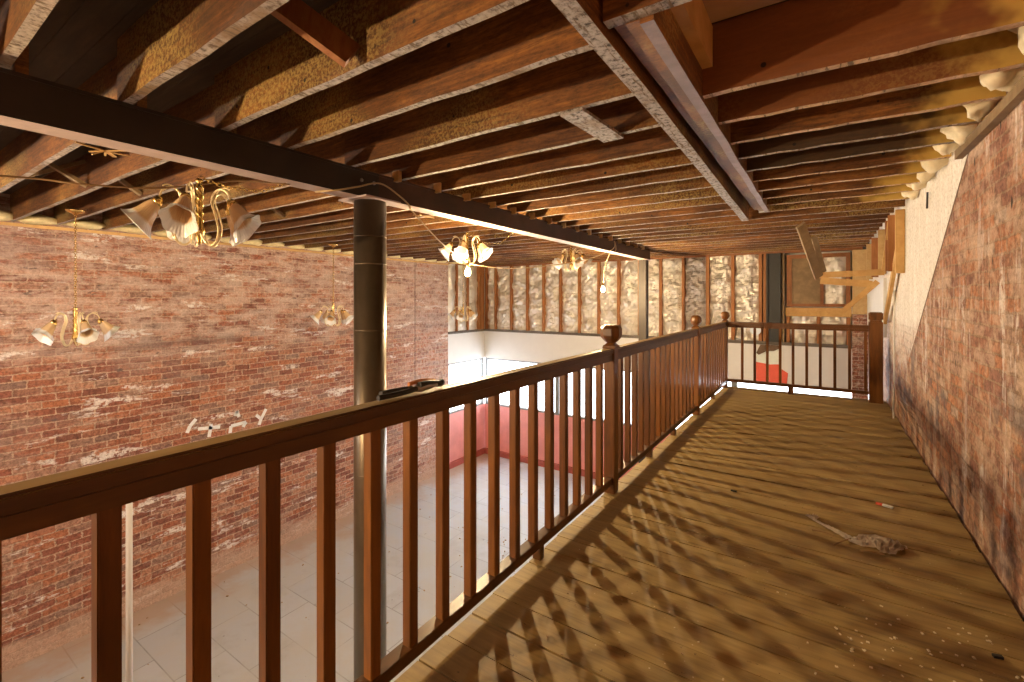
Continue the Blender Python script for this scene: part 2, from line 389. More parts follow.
ORD = ['first','second','third','fourth','fifth','sixth','seventh','eighth','ninth','tenth','eleventh','twelfth','thirteenth','fourteenth',
 'fifteenth','sixteenth','seventeenth','eighteenth','nineteenth','twentieth','twenty-first','twenty-second','twenty-third','twenty-fourth',
 'twenty-fifth','twenty-sixth','twenty-seventh','twenty-eighth','twenty-ninth','thirtieth']

# ------------------------------------------------------------------ the shell
XL, XR, YB, Y0 = -8.7, .769, 11.6, -3.2
bm = B(); add_box(bm, XL-.35, XR+.35, Y0, YB+.3, FLOOR-.15, FLOOR)
struct('floor', bm, M['concrete'], label='grey tiled floor of the lower storey with brown dusty edge', cat='floor')
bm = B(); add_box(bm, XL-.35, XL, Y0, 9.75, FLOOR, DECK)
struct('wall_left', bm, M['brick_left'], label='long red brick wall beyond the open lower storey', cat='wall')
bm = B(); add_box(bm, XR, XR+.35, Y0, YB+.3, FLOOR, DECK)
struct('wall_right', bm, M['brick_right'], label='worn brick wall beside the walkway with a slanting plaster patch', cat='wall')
bm = B(); add_box(bm, XL-.35, XR+.35, Y0-.3, Y0, FLOOR, DECK)
struct('wall_rear', bm, M['brick_back'])
# deck of the mezzanine: individual boards in one mesh
bm = B(); y = Y0; i = 0
while y < 8.36:
    w = .168; off = random.Random(i).uniform(-.003, .003)
    y1 = min(y + w - .004 - random.Random(i*3).uniform(.001, .006), 8.38)
    add_box(bm, -1.345 + random.Random(i+9).uniform(-.006, .004), XR-.012-random.Random(i+5).uniform(0,.01), y, y1, MEZZ-.03, MEZZ+off)
    y += w; i += 1
struct('floor_mezzanine', bm, M['deck'], label='dusty brown floorboards laid across the raised walkway', cat='floor')
bm = B(); add_box(bm, -1.345, -1.30, Y0, 8.38, MEZZ-.28, MEZZ-.032); add_box(bm, -1.30, XR, 8.32, 8.38, MEZZ-.28, MEZZ-.032)
for k in range(28):
    yy = Y0 + .1 + k*.41
    if yy < 8.3: add_box(bm, -1.30, XR, yy, yy+.045, MEZZ-.28, MEZZ-.032)
struct('trim_1', bm, M['white'])
# ceiling = underside of the boards above
bm = B(); y = Y0; i = 0
while y < YB + .25:
    add_box(bm, XL-.3, -.46, y, y+.14, DECK, DECK+.03); add_box(bm, -.46, XR+.3, y if y > 2.5 else y, y+.14, DECK, DECK+.03) if y > 2.4 else None
    y += .143; i += 1
add_box(bm, XL-.35, XR+.35, Y0, YB+.3, DECK+.031, DECK+.08)
struct('ceiling', bm, M['subfloor'], label='dark boards showing between the bare ceiling joists', cat='ceiling')
bm = B(); add_box(bm, -.455, XR+.3, Y0, 2.40, DECK-.012, DECK+.03)
struct('ceiling_panel', bm, M['ply'], label='smooth beige panel overhead in the nearest ceiling bay', cat='ceiling')

# ------------------------------------------------------------------ joists
mid = [-2.1,-1.65,-1.2,-.78,-.4,0.0,.42,.86,1.32,1.73,2.24,2.72,3.2,3.62,4.05,4.47]
while mid[-1] < 11.0: mid.append(round(mid[-1]+.42, 3))
def joist(name, label, group, x0, x1, y, z0=CEIL, z1=DECK, w=.043, mats=None, skew=0.0, at=None):
    bm = B(); n = 10; R = random.Random(int(y*1000) + int(x0*77))
    rows = []
    for i in range(n+1):
        x = x0 + (x1-x0)*i/n; yy = y + skew*(i/n-.5) + R.uniform(-.004,.004); dz = R.uniform(-.004,.004) if 0 < i < n else 0
        rows.append([bm.verts.new(p) for p in ((x, yy-w/2, z0+dz), (x, yy+w/2, z0+dz), (x, yy+w/2, z1), (x, yy-w/2, z1))])
    for A, Bb in zip(rows, rows[1:]):
        for k in range(4):
            f = bm.faces.new((A[k], A[(k+1)%4], Bb[(k+1)%4], Bb[k])); f.material_index = 1 if k == 0 else 0
    bm.faces.new(rows[0][::-1]); bm.faces.new(rows[-1])
    return tag(obj(name, bm, mats or [M['joist'], M['residue']], at=(x0, y, z0)), label, 'joist', group)
vis_m = [y for y in mid if y > .3]
for y in mid:
    k = vis_m.index(y) if y > .3 else None
    if y < 6.5:
        lab = ('rough brown ceiling joist between steel beam and centre header, %s from the camera end' % ORD[k]) if k is not None else 'rough brown ceiling joist overhead just behind the camera'
        j = joist('ceiling_joist', lab, 'joists between the steel beam and the centre header', -3.05, -.70 - .0195*y, y, skew=-.03)
    else:
        lab = 'long brown ceiling joist from steel beam to right brick wall, %s counted from the front' % ORD[k]
        j = joist('ceiling_joist', lab, 'joists past the end of the centre header', -3.05, XR-.02 if y < 6.7 else .70, y, skew=-.03)
    if 2.5 < y < 9.5:
        R = random.Random(int(y*91)); bm = B()
        add_box(bm, -2.99, -2.93 + R.uniform(0,.03), y-.055 + R.uniform(-.01,.01), y-.027, CEIL-.03, CEIL+.03+R.uniform(0,.03))
        o = obj('shim_block', bm, M['pine'], j); o['label'] = 'pale pine shim at the beam end'
lk = 0
for y in mid:
    yy = y + .058
    if yy < .5: lab = 'rough ceiling joist running to the left wall behind the camera'
    else:
        lab = 'ceiling joist between steel beam and long left brick wall, %s from the front' % ORD[lk]; lk += 1
    joist('ceiling_joist', lab, 'joists over the open lower storey', XL+.0, -2.98, yy, skew=.03)
rj = [2.456, 2.877, 3.29, 3.67, 4.06, 4.46, 4.87, 5.27, 5.67, 6.08]
kinds = ['clean reddish', 'clean reddish', 'dusty yellow-speckled', 'charred dark', 'charred dark', 'brown', 'brown foam-streaked', 'brown', 'brown', 'brown']
for i, y in enumerate(rj):
    joist('ceiling_joist', '%s ceiling joist between centre header and right wall, %s from the front' % (kinds[i], ORD[i]),
          'joists over the walkway', -.50, XR-.01, y, w=.044, mats=[M['joist_red' if i < 2 else 'joist_char' if i in (3,4) else 'joist_foam'], M['residue_clean'] if i not in (3,4) else M['residue']])
# centre header pair
def quadbeam(name, xl0, xr0, y0, xl1, xr1, y1, z0, z1, mats, label, cat='beam', parent=None):
    bm = B(); n = 14; rows = []
    R = random.Random(int(xl0*1000))
    for i in range(n+1):
        t = i/n; y = y0+(y1-y0)*t; a = xl0+(xl1-xl0)*t; b = xr0+(xr1-xr0)*t; d = R.uniform(-.004,.004)
        rows.append([bm.verts.new(p) for p in ((a+d,y,z0), (b+d,y,z0), (b+d,y,z1), (a+d,y,z1))])
    for A, Bb in zip(rows, rows[1:]):
        for k in range(4): bm.faces.new((A[k], A[(k+1)%4], Bb[(k+1)%4], Bb[k])).material_index = 1 if k == 0 else 0
    bm.faces.new(rows[0][::-1]); bm.faces.new(rows[-1])
    o = obj(name, bm, mats, parent, at=None if parent else (xl0, y0, z0))
    if parent is None: tag(o, label, cat)
    return o
hb = thing('timber_header', 'speckled dark timber header running down the middle of the ceiling', 'beam', (-.7, -1, .98))
quadbeam('header_plank', -.69, -.625, -1.0, -.835, -.755, 6.45, .98, DECK, [M['joist'], M['residue_speck']], '', parent=hb)
hb2 = thing('timber_header', 'doubled brown timber header with smooth pale edge above the walkway', 'beam', (-.6, 1.6, .99))
quadbeam('inner_ply', -.645, -.60, 1.63, -.645, -.60, 5.95, 1.02, DECK, [M['joist'], M['joist']], '', parent=hb2)
quadbeam('middle_ply', -.598, -.545, 1.63, -.598, -.545, 5.95, 1.0, DECK, [M['joist'], M['joist']], '', parent=hb2)
quadbeam('outer_ply', -.542, -.492, 1.63, -.542, -.492, 5.95, .985, DECK, [M['joist'], M['mauve']], '', parent=hb2)
bm = B(); add_box(bm, -.60, -.49, 5.956, 5.962, .985, 1.03); o = obj('cut_end', bm, M['white'], hb2); o['label'] = 'white sawn end'
bm = B(); add_box(bm, -.66, -.36, 1.575, 1.63, CEIL-.005, DECK, bot=1)
tag(obj('trimmer_joist', bm, [M['joist'], M['residue_speck']], at=(-.5,1.6,CEIL)), 'short speckled trimmer crossing at the near end of the doubled header', 'joist')
bm = B(); add_box(bm, -.50, -.445, 1.2, 2.43, 1.14, DECK-.013)
tag(obj('blocking_board', bm, M['pine'], at=(-.47,1.8,1.14)), 'light orange pine block under the beige ceiling panel', 'board')
bm = B(); add_beam(bm, (-1.11, 2.22, CEIL-.011), (-1.08, 2.75, CEIL-.011), .135, .018)
tag(obj('nailed_board', bm, M['residue_speck'], at=(-1.1,2.5,CEIL)), 'short grey speckled board nailed flat under two joists', 'board')
bm = B(); add_beam(bm, (-1.68, 1.27, 1.045), (-1.93, .90, 1.31), .13, .035, up=(1,0,0))
tag(obj('bridging_board', bm, M['stud'], at=(-1.68,1.27,1.04)), 'orange diagonal bridging board between the nearest middle joists', 'board')
for i, (a, b2) in enumerate([(mid[j]+.083, mid[j+1]+.033) for j in range(7, 12)]):
    for s in (0, 1):
        bm = B(); z0, z1 = (1.04, 1.28) if s == 0 else (1.28, 1.04)
        xx = -5.7 + s*.07; add_beam(bm, (xx, a, z0), (xx, b2, z1), .06, .03, up=(0,0,1))
        tag(obj('bridging_board', bm, M['greywood'], at=(xx, a, z0)), '%s cross-bridging board between left ceiling joists, %s gap from the front' % (('rising','falling')[s], ORD[i]), 'board', 'bridging between the left joists')

# ------------------------------------------------------------------ steel beam, columns
def ibeam(bm, xc, hw, y0, y1, zb, zt, tf=.018, inset=.006):
    add_box(bm, xc-hw+inset, xc+hw-inset, y0, y1, zb+tf, zt-tf)
    add_box(bm, xc-hw, xc+hw, y0, y1, zb, zb+tf, 0, bot=1); add_box(bm, xc-hw, xc+hw, y0, y1, zt-tf, zt)
bmr = thing('steel_beam', 'near length of black steel beam carrying the joists, ending over the round column', 'beam', (-3.05, 0, .80))
bm = B(); ibeam(bm, -3.05, .082, Y0, 2.50, .800, CEIL-.001); obj('beam_body', bm, [M['steel_dark'], M['flange']], bmr)
for yy, zz in ((2.33,.925), (2.45,.925)):
    bm = B(); add_lathe(bm, [(.016,0),(.016,.008),(.010,.014)], 6, Matrix.Translation((-2.975,yy,zz)) @ Matrix.Rotation(math.pi/2,4,'Y'), smooth=False)
    obj('bolt', bm, M['metal'], bmr)
bmr2 = thing('steel_beam', 'far length of rust-brown steel beam between the two columns', 'beam', (-3.05, 2.5, .80))
bm = B(); ibeam(bm, -3.05, .082, 2.505, 9.6, .812, CEIL-.001); obj('beam_body', bm, [M['steel_brown'], M['flange']], bmr2)
col = thing('round_column', 'dark round steel column rising through the railing line at left', 'column', (-3.05, 2.476, FLOOR))
bm = B(); add_lathe(bm, [(.128, FLOOR+.02), (.128, .785)], 40, Matrix.Translation((-3.05,2.476,0))); obj('shaft', bm, M['column'], col)
bm = B(); add_box(bm, -3.22, -2.88, 2.30, 2.65, .785, .799); o = obj('cap_plate', bm, M['flange'], col); o['label'] = 'pale cap plate'
bm = B(); add_box(bm, -3.22, -2.88, 2.30, 2.65, FLOOR, FLOOR+.02); obj('base_plate', bm, M['column'], col)
for zz in (.50, .28, -.25, -1.4):
    bm = B(); add_lathe(bm, [(.1285,zz-.004),(.1305,zz),(.1285,zz+.004)], 40, Matrix.Translation((-3.05,2.476,0)), cap=False); obj('weld_ring', bm, M['column'], col)
col2 = thing('square_column', 'brown square steel column under the far end of the beam', 'column', (-3.05, 9.4, FLOOR))
bm = B(); add_box(bm, -3.13, -2.97, 9.32, 9.48, FLOOR, .80, bev=.006); obj('shaft', bm, M['column_box'], col2)
bm = B(); add_box(bm, -3.16, -2.94, 9.27, 9.53, .80, .8115); obj('cap_plate', bm, M['flange'], col2)

# ------------------------------------------------------------------ back and side storefront
WB, WT, KN = -1.82, -.97, -3.26
ST = YB - .16    # face of the studs
bm = B(); add_box(bm, XL-.35, XR, YB, YB+.3, WB, DECK); struct('wall_back', bm, M['greywhite'], label='white header and stud wall above the shopfront windows', cat='wall')
bm = B(); add_box(bm, XL-.3, XL-.13, 9.75, YB, WB, DECK); struct('wall_left_far', bm, M['greywhite'])
bm = B(); add_box(bm, XL, XR-.1, ST, YB, WB, WT-.02); add_box(bm, XL-.13, XL, 9.75, YB, WB, WT-.02)
struct('trim_2', bm, M['greywhite'], label='white header panel below the foil-faced stud wall', cat='panel')
bm = B(); add_box(bm, XL, XR-.1, ST-.03, YB, WT-.02, WT+.05); add_box(bm, XL-.1, XL+.03, 9.75, ST, WT-.02, WT+.05)
struct('trim_3', bm, M['band'], label='grey wooden sill plate under the studs', cat='trim')
bm = B(); add_box(bm, XL, XR, ST+.03, YB, FLOOR, KN); add_box(bm, XL-.13, XL-.03, 9.75, YB, FLOOR, KN)
struct('wall_knee', bm, M['pink'], label='faded red low wall beneath the shopfront windows', cat='wall')
bm = B(); add_box(bm, XL, XR, ST-.04, ST+.03, FLOOR, FLOOR+.16); add_box(bm, XL-.03, XL+.03, 9.75, ST, FLOOR, FLOOR+.16)
struct('baseboard_back', bm, M['redbase'])
mul = [XL-.0, -6.18, -3.9, -1.65, XR]
for i, (a, b) in enumerate(zip(mul, mul[1:])):
    t = thing('window_%d' % (i+2), '', 'window', ((a+b)/2, YB, KN)); t['kind'] = 'structure'
    t['label'] = ['overexposed shopfront window at the far left corner', 'bright shopfront window seen between middle balusters', 'bright shopfront window behind the second railing run', 'bright shopfront window below the end guard rail'][i]
    bm = B()
    for bx in ((a, a+.06, WB-.05, KN), (b-.06, b, WB-.05, KN)): add_box(bm, bx[0], bx[1], ST+.04, YB, KN, WB)
    add_box(bm, a+.05, b-.05, ST+.04, YB, KN, KN+.05); add_box(bm, a+.05, b-.05, ST+.04, YB, WB-.05, WB)
    obj('window_frame', bm, M['sash'], t)
    bm = B(); add_box(bm, a+.05, b-.05, YB-.06, YB-.055, KN+.05, WB-.05); obj('pane', bm, M['glass'], t)
t = thing('window_1', 'bright side window at the end of the left brick wall', 'window', (XL-.08, 10.6, KN)); t['kind'] = 'structure'
bm = B()
for y0_, y1_ in ((9.75, 9.83), (YB-.24, YB-.16)): add_box(bm, XL-.13, XL-.03, y0_, y1_, KN, WB)
add_box(bm, XL-.13, XL-.03, 9.83, YB-.24, KN, KN+.05); add_box(bm, XL-.13, XL-.03, 9.83, YB-.24, WB-.05, WB)
obj('window_frame', bm, M['sash'], t)
bm = B(); add_box(bm, XL-.083, XL-.078, 9.83, YB-.24, KN+.05, WB-.05); obj('pane', bm, M['glass'], t)

# studs and insulation
z0s, z1s = WT+.05, CEIL+.0
xs = [-8.64, -8.285, -7.71, -7.145, -6.60, -6.055, -5.48, -4.915, -4.366, -3.82, -3.287, -2.75, -2.207, -1.67, -1.12, -1.03]
sl = ['in the far left corner'] + ['%s from the far left corner' % ORD[i] for i in range(1, 13)] + ['', '', '']
for i, x in enumerate(xs):
    bm = B(); add_box(bm, x-.034, x+.034, ST-.015, YB-.03, z0s, z1s)
    lab = 'reddish wall stud between foil batts, %s counted from the far corner' % ORD[i] if i < 14 else ('thin reddish stud against the black upright, %s one' % ('left', 'right')[i-14])
    tag(obj('wall_stud', bm, M['stud'], at=(x, ST, z0s)), lab, 'stud', 'studs of the far wall')
def foil(x0, x1, lab, z0=z0s, z1=z1s-.03, mat='foil', axis='x', c=ST+.06, amp=.075, seed=0):
    bm = B(); nx, nz = max(6, int((x1-x0)/.035)), max(8, int((z1-z0)/.035)); g = []
    for i in range(nx+1):
        r = []
        for j in range(nz+1):
            u = i/nx; x = x0 + (x1-x0)*u; z = z0 + (z1-z0)*j/nz
            d = noise.noise(Vector((x*5+seed*9, seed*3.3, z*5)))*amp + noise.noise(Vector((x*13, seed*5+7, z*13)))*amp*.5 - .05*math.sin(math.pi*u)
            r.append(bm.verts.new((x, c+d, z) if axis == 'x' else (c-d, x, z)))
        g.append(r)
    for i in range(nx):
        for j in range(nz): bm.faces.new((g[i][j], g[i+1][j], g[i+1][j+1], g[i][j+1])).smooth = False
    # back of the batt
    bk = [[bm.verts.new((v.co.x, YB-.02, v.co.z) if axis == 'x' else (XL-.1, v.co.y, v.co.z)) for v in (g[0][0], g[-1][0], g[-1][-1], g[0][-1])]][0]
    bm.faces.new(bk)
    for row, a, b in (([g[i][0] for i in range(nx+1)], bk[0], bk[1]), ([g[i][-1] for i in range(nx+1)], bk[3], bk[2]),
                      (g[0], bk[0], bk[3]), (g[-1], bk[1], bk[2])):
        bm.faces.new(row + [b, a])
    at = ((x0+x1)/2, c, z0) if axis == 'x' else (c, (x0+x1)/2, z0)
    return tag(obj('foil_batt', bm, M[mat], at=at), lab, 'insulation', 'foil-faced insulation batts')
for i in range(14):
    a, b = xs[i]+.036, xs[i+1]-.036
    foil(a, b, 'crinkled silver foil batt in the far wall, %s bay from the left corner' % ORD[i], seed=i)
for i, yy in enumerate((10.13, 10.63)):
    bm = B(); add_box(bm, XL-.1, XL+.02, yy-.027, yy+.027, z0s, z1s)
    tag(obj('wall_stud', bm, M['stud'], at=(XL, yy, z0s)), '%s stud on the short left return beside the brick' % ('nearer','farther')[i], 'stud', 'studs of the left return')
bm = B()
add_box(bm, XL-.1, XL+.03, 11.12, 11.17, z0s, z1s); add_box(bm, XL-.1, XL+.05, 11.19, 11.25, z0s, z1s); add_box(bm, XL-.1, XL+.03, 11.27, 11.38, z0s, z1s)
tag(obj('corner_stud', bm, M['stud'], at=(XL, 11.25, z0s)), 'tripled stud post where the left return meets the far wall', 'stud')
for i, (a, b) in enumerate(((9.78, 10.10), (10.16, 10.60), (10.66, 11.11))):
    foil(a, b, 'grey foil batt on the left return, %s bay past the brick' % ORD[i], axis='y', c=XL-.04, seed=30+i, amp=.03)
bm = B(); add_box(bm, XL-.1, XR-.1, ST-.03, YB, CEIL-.03, CEIL+.02); add_box(bm, XL-.13, XL, 9.75, ST-.03, CEIL-.03, CEIL+.02)
struct('trim_4', bm, M['frame'])
bm = B(); add_box(bm, XL-.13, XL+.02, 9.75, YB, CEIL+.02, DECK); add_box(bm, XL, XR, ST, YB, CEIL+.02, DECK)
struct('trim_5', bm, M['subfloor'])
# black upright
bp = thing('steel_upright', 'black slotted steel upright against the far stud wall', 'post', (-.87, ST-.03, WT+.05))
bm = B(); add_box(bm, -1.0, -.97, ST-.12, ST-.0, z0s, z1s-.03); add_box(bm, -.76, -.73, ST-.12, ST, z0s, z1s-.03); add_box(bm, -.97, -.76, ST-.07, ST-.05, z0s, z1s-.03)
obj('upright_body', bm, M['black'], bp)
bm = B(); add_box(bm, -.70, -.665, ST-.06, ST-.0, z0s, z1s-.03)
tag(obj('wall_stud', bm, M['greywood'], at=(-.68, ST, z0s)), 'pale narrow stud right of the black upright', 'stud')
# framed opening with film
fo = thing('framed_opening', 'wood-framed opening with brown film pane and foil, right of the black upright', 'frame', (-.1, ST-.05, 0))
fx0, fx1, fz0, fz1 = -.62, .47, -.16, .93
bm = B()
add_box(bm, fx0, fx0+.09, ST-.06, ST+.0, fz0, fz1); add_box(bm, fx1-.07, fx1, ST-.06, ST, fz0, fz1)
add_box(bm, fx0+.09, fx1-.07, ST-.06, ST, fz1-.08, fz1); add_box(bm, fx0+.09, fx1-.07, ST-.06, ST, fz0, fz0+.06)
obj('frame', bm, M['frame'], fo)
bm = B(); add_box(bm, -.03, .03, ST-.06, ST, fz0+.06, fz1-.08); obj('mullion', bm, M['frame'], fo)
bm = B(); add_box(bm, fx0+.09, -.03, ST-.02, ST-.012, fz0+.06, fz1-.08); o = obj('film_pane', bm, M['foil_brown'], fo); o['label'] = 'brown translucent film pane'
bm = B(); add_box(bm, -.64, .49, ST-.06, ST+.0, -.36, -.18)
tag(obj('header_board', bm, M['pine'], at=(-.1, ST, -.36)), 'light orange board below the framed opening', 'board')
foil(.031, fx1-.071, 'bright crumpled foil in the right pane of the framed opening', z0=fz0+.062, z1=fz1-.082, c=ST+.0, seed=51, amp=.05)
for k, x in enumerate((-.60, -.06, .44)):
    bm = B(); add_box(bm, x-.03, x+.03, ST-.01, YB-.03, z0s, -.37)
    tag(obj('wall_stud', bm, M['stud'], at=(x, ST, z0s)), 'short stud below the framed opening, %s of three' % ('left','middle','right')[k], 'stud')
for k, (a, b) in enumerate(((-.565,-.095), (-.025,.405))):
    foil(a, b, '%s foil batt low behind the end guard rail' % ('left','right')[k], z1=-.37, seed=60+k)
bm = B(); add_box(bm, .50, XR-.005, ST-.10, ST-.085, -.30, CEIL-.04)
tag(obj('osb_panel', bm, M['osb'], at=(.6, ST-.1, -.3)), 'tan chipboard sheet standing in the far right corner', 'panel')
bm = B(); add_box(bm, .50, XR-.002, ST-.08, YB-.001, FLOOR, -.31)
tag(obj('brick_pier', bm, M['brick_back'], at=(.6, ST, FLOOR)), 'narrow brick pier in the far right corner', 'pier', kind='structure')
# painted figure on the header panel
pf = thing('wall_painting', 'red, white and brown painted shape on the white panel behind the end guard', 'painting', (-.9, ST-.01, -1.9))
def blob(pts, y, th=.006):
    bm = B(); f = [bm.verts.new((x, y, z)) for x, z in pts]; b = [bm.verts.new((x, y+th, z)) for x, z in pts]
    bm.faces.new(f); bm.faces.new(b[::-1])
    for i in range(len(pts)): j = (i+1) % len(pts); bm.faces.new((f[i], b[i], b[j], f[j]))
    return bm
obj('red_field', blob([(-1.22,-1.38),(-.93,-1.42),(-.74,-1.40),(-.72,-1.50),(-.60,-1.58),(-.62,-1.81),(-1.22,-1.81)], ST-.008), M['red'], pf)
obj('pale_band', blob([(-1.22,-1.20),(-.76,-1.06),(-.72,-1.16),(-.73,-1.39),(-.93,-1.41),(-1.22,-1.37),(-1.25,-1.28)], ST-.008), M['palegreen'], pf)
obj('brown_cap', blob([(-1.20,-1.18),(-1.12,-1.00),(-.95,-.995),(-.74,-.995),(-.72,-1.04),(-.86,-1.12),(-1.0,-1.13),(-1.15,-1.22)], ST-.034, .012), M['brownpaint'], pf)
bm = B(); add_lathe(bm, [(.11,0),(.11,.012)], 24, Matrix.Translation((-1.21, ST-.055, -.68)) @ Matrix.Rotation(math.pi/2,4,'X'))
tag(obj('pale_disc', bm, M['paleblue'], at=(-1.21, ST-.05, -.68)), 'small pale blue disc on the wall behind the guard rail', 'disc')
bm = B(); add_lathe(bm, [(.024, FLOOR), (.024, -1.56)], 16, Matrix.Translation((-5.0, 1.48, 0)))
add_lathe(bm, [(.07, FLOOR), (.08, FLOOR+.012), (.036, FLOOR+.02)], 16, Matrix.Translation((-5.0, 1.48, 0))); add_lathe(bm, [(.030, -1.58), (.030, -1.54), (.01, -1.53)], 16, Matrix.Translation((-5.0, 1.48, 0)))
tag(obj('white_pole', bm, M['polegrey'], at=(-5.0, 1.48, FLOOR)), 'slim white pole standing on the lower floor, seen beside the second baluster', 'pole')

# ------------------------------------------------------------------ railings
def baluster(parent, x, y, w=.043, zt=-.455, zb=-1.33):
    bm = B(); add_box(bm, x-w/2, x+w/2, y-w/2, y+w/2, zb, zt, bev=.003); obj('baluster', bm, M['baluster'], parent)
RX = -1.318
def rail_y(y0, y1, bal, blocks, label, cutdown=0):
    t = thing('guard_railing', label, 'railing', (RX, (y0+y1)/2, MEZZ), 'railing runs')
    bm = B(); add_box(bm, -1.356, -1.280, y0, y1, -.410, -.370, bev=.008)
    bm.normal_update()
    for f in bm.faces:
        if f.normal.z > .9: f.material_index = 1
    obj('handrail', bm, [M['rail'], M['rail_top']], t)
    bm = B(); add_box(bm, -1.347, -1.289, y0, y1, -.459, -.411, bev=.003); obj('sub_rail', bm, M['rail'], t)
    bm = B(); add_box(bm, -1.352, -1.290, y0, y1, -1.378, -1.328, bev=.003); obj('bottom_rail', bm, M['rail'], t)
    for y in bal: baluster(t, RX, y)
    for y in blocks:
        bm = B(); add_box(bm, -1.343, -1.293, y-.022, y+.022, MEZZ, -1.379, bev=.003); obj('support_block', bm, M['rail'], t)
    return t
def newel(y, x, label, w=.083, top=-.372, style='ball', H=0):
    t = thing('newel_post', label, 'post', (x, y, MEZZ), 'newel posts')
    h = w/2
    bm = B(); add_box(bm, x-h, x+h, y-h, y+h, MEZZ, top+H, bev=.004); obj('post_shaft', bm, M['baluster'], t)
    T = Matrix.Translation((x, y, top+H))
    if style == 'ball':
        bm = B(); add_lathe(bm, [(.066,0),(.070,.010),(.066,.022),(.046,.034),(.034,.044)], 4, T, smooth=False, off=math.pi/4)
        obj('collar', bm, M['baluster'], t)
        bm = B(); add_lathe(bm, [(.034,.044),(.050,.056),(.076,.085),(.080,.10),(.080,.150),(.072,.168),(.060,.176)], 8, T, smooth=False, off=math.pi/8)
        obj('finial', bm, M['baluster'], t)
    elif style == 'round':
        bm = B(); add_lathe(bm, [(.062,0),(.066,.008),(.062,.018),(.036,.03),(.030,.038)], 4, T, smooth=False, off=math.pi/4); obj('collar', bm, M['baluster'], t)
        bm = B(); add_lathe(bm, [(.030,.038),(.048,.050),(.064,.075),(.070,.10),(.066,.13),(.052,.155),(.030,.166)], 12, T, smooth=False); obj('finial', bm, M['baluster'], t)
    return t
rail_y(-.75, 3.262, [.168+.1822*k for k in range(-5, 17)], [.42, 2.23], 'nearest run of brown wooden balustrade, from the foreground to first newel post')
rail_y(3.346, 6.078, [3.488+.1715*k for k in range(15)], [4.23, 5.05], 'second run of brown balustrade between the faceted post and next ball-topped post')
rail_y(6.162, 8.188, [6.30+.176*k for k in range(11)], [7.2], 'third short run of brown balustrade ending at the far corner post')
newel(3.304, -1.318, 'nearest newel post with chunky faceted top, in the middle of the picture')
newel(6.12, -1.318, 'second newel post along the walkway, ball-topped', style='round')
newel(8.23, -1.318, 'ball-topped newel at the far left corner of the walkway', style='round', w=.078)
en = newel(8.23, .625, 'thick square newel post against the brick wall at walkway end', w=.155, top=-.32, style='none')
bm = B(); add_box(bm, .625-.066, .625+.066, 8.164, 8.296, -.32, -.300); obj('neck', bm, M['baluster'], en)
bm = B(); add_box(bm, .625-.078, .625+.078, 8.152, 8.308, -.299, -.185, bev=.012); obj('cap', bm, M['baluster'], en)
t = thing('guard_railing', 'end guard railing closing off the walkway in front of the white panel', 'railing', (-.3, 8.23, MEZZ))
bm = B(); add_box(bm, -1.278, .546, 8.19, 8.27, -.425, -.37, bev=.006); obj('handrail', bm, M['rail_x'], t)
bm = B(); add_box(bm, -1.278, .546, 8.20, 8.26, -.460, -.426, bev=.003); obj('sub_rail', bm, M['rail_x'], t)
bm = B(); add_box(bm, -1.278, .546, 8.20, 8.26, -1.345, -1.30, bev=.003); obj('bottom_rail', bm, M['rail_x'], t)
for x in (-1.063,-.885,-.709,-.535,-.365,-.19,-.02,.156,.330,.512): baluster(t, x, 8.23, w=.036, zt=-.461, zb=-1.30)
bm = B(); add_box(bm, -.43, -.36, 8.20, 8.26, MEZZ, -1.346); obj('support_block', bm, M['rail_x'], t)

# ------------------------------------------------------------------ right end timber
def board(name, a, b, w, h, mat, label, up=(0,0,1), group=None):
    bm = B(); add_beam(bm, a, b, w, h, up); o = obj(name, bm, M[mat], at=a if a[2] < b[2] else b)
    return tag(o, label, 'board', group)
board('loose_board', (-.04, 8.28, .33), (-.24, 7.33, 1.0), .12, .035, 'greywood', 'grey-brown board slanting down from ceiling to the hanging crosspiece', up=(-.5,.8,.3))
board('loose_board', (.02, 8.65, .42), (-.10, 8.2, .92), .08, .03, 'greywood', 'smaller weathered board slanting behind the hanging crosspiece', up=(-.5,.8,.3))
board('crosspiece', (-.06, 8.31, .355), (.72, 8.20, .375), .038, .085, 'pine', 'orange pine crosspiece hung across at the walkway end')
board('crosspiece', (-.02, 8.72, .29), (.62, 8.66, .22), .038, .10, 'pine', 'second pine crosspiece just behind and below the first')
board('brace_board', (.26, 8.42, -.18), (.66, 8.36, .25), .03, .07, 'pine', 'thin yellow pine brace slanting above the square newel')
board('brace_board', (.71, 8.02, -.30), (.715, 6.75, .60), .035, .10, 'pine', 'long yellow board leaning against the white plaster', up=(0,0,1))
board('upright_board', (.725, 6.72, .29), (.725, 6.72, 1.0), .055, .08, 'pine', 'yellow upright board fixed high on the right wall', up=(1,0,0))
board('upright_board', (.735, 7.10, .33), (.735, 7.10, 1.0), .03, .16, 'stud', 'brown upright board beside the yellow one on the right wall', up=(1,0,0))
board('brace_board', (.70, 8.05, .40), (.70, 7.35, .95), .03, .05, 'pine', 'thin brace between the uprights near the ceiling', up=(1,0,0))
for k, yy in enumerate((7.6, 8.5, 9.6, 10.6)):
    board('upright_board', (.72, yy, .36), (.72, yy, 1.0), .05, .09, ('stud','osb','stud','osb')[k], 'soffit upright high on right wall, %s past the leaning board' % ORD[k], up=(1,0,0))
bm = B(); add_box(bm, .73, XR-.001, 8.45, 11.3, -.55, .30)
tag(obj('white_board', bm, M['white'], at=(.75, 9, -.55)), 'white wallboard strip on the wall behind the square newel', 'panel')
bm = B(); add_tube(bm, spline([(.745,7.42,.12),(.745,7.41,-.5),(.745,7.40,-1.05),(.74,7.38,-1.22),(.72,7.25,-1.34),(.72,7.2,-1.445)]), .009, 8)
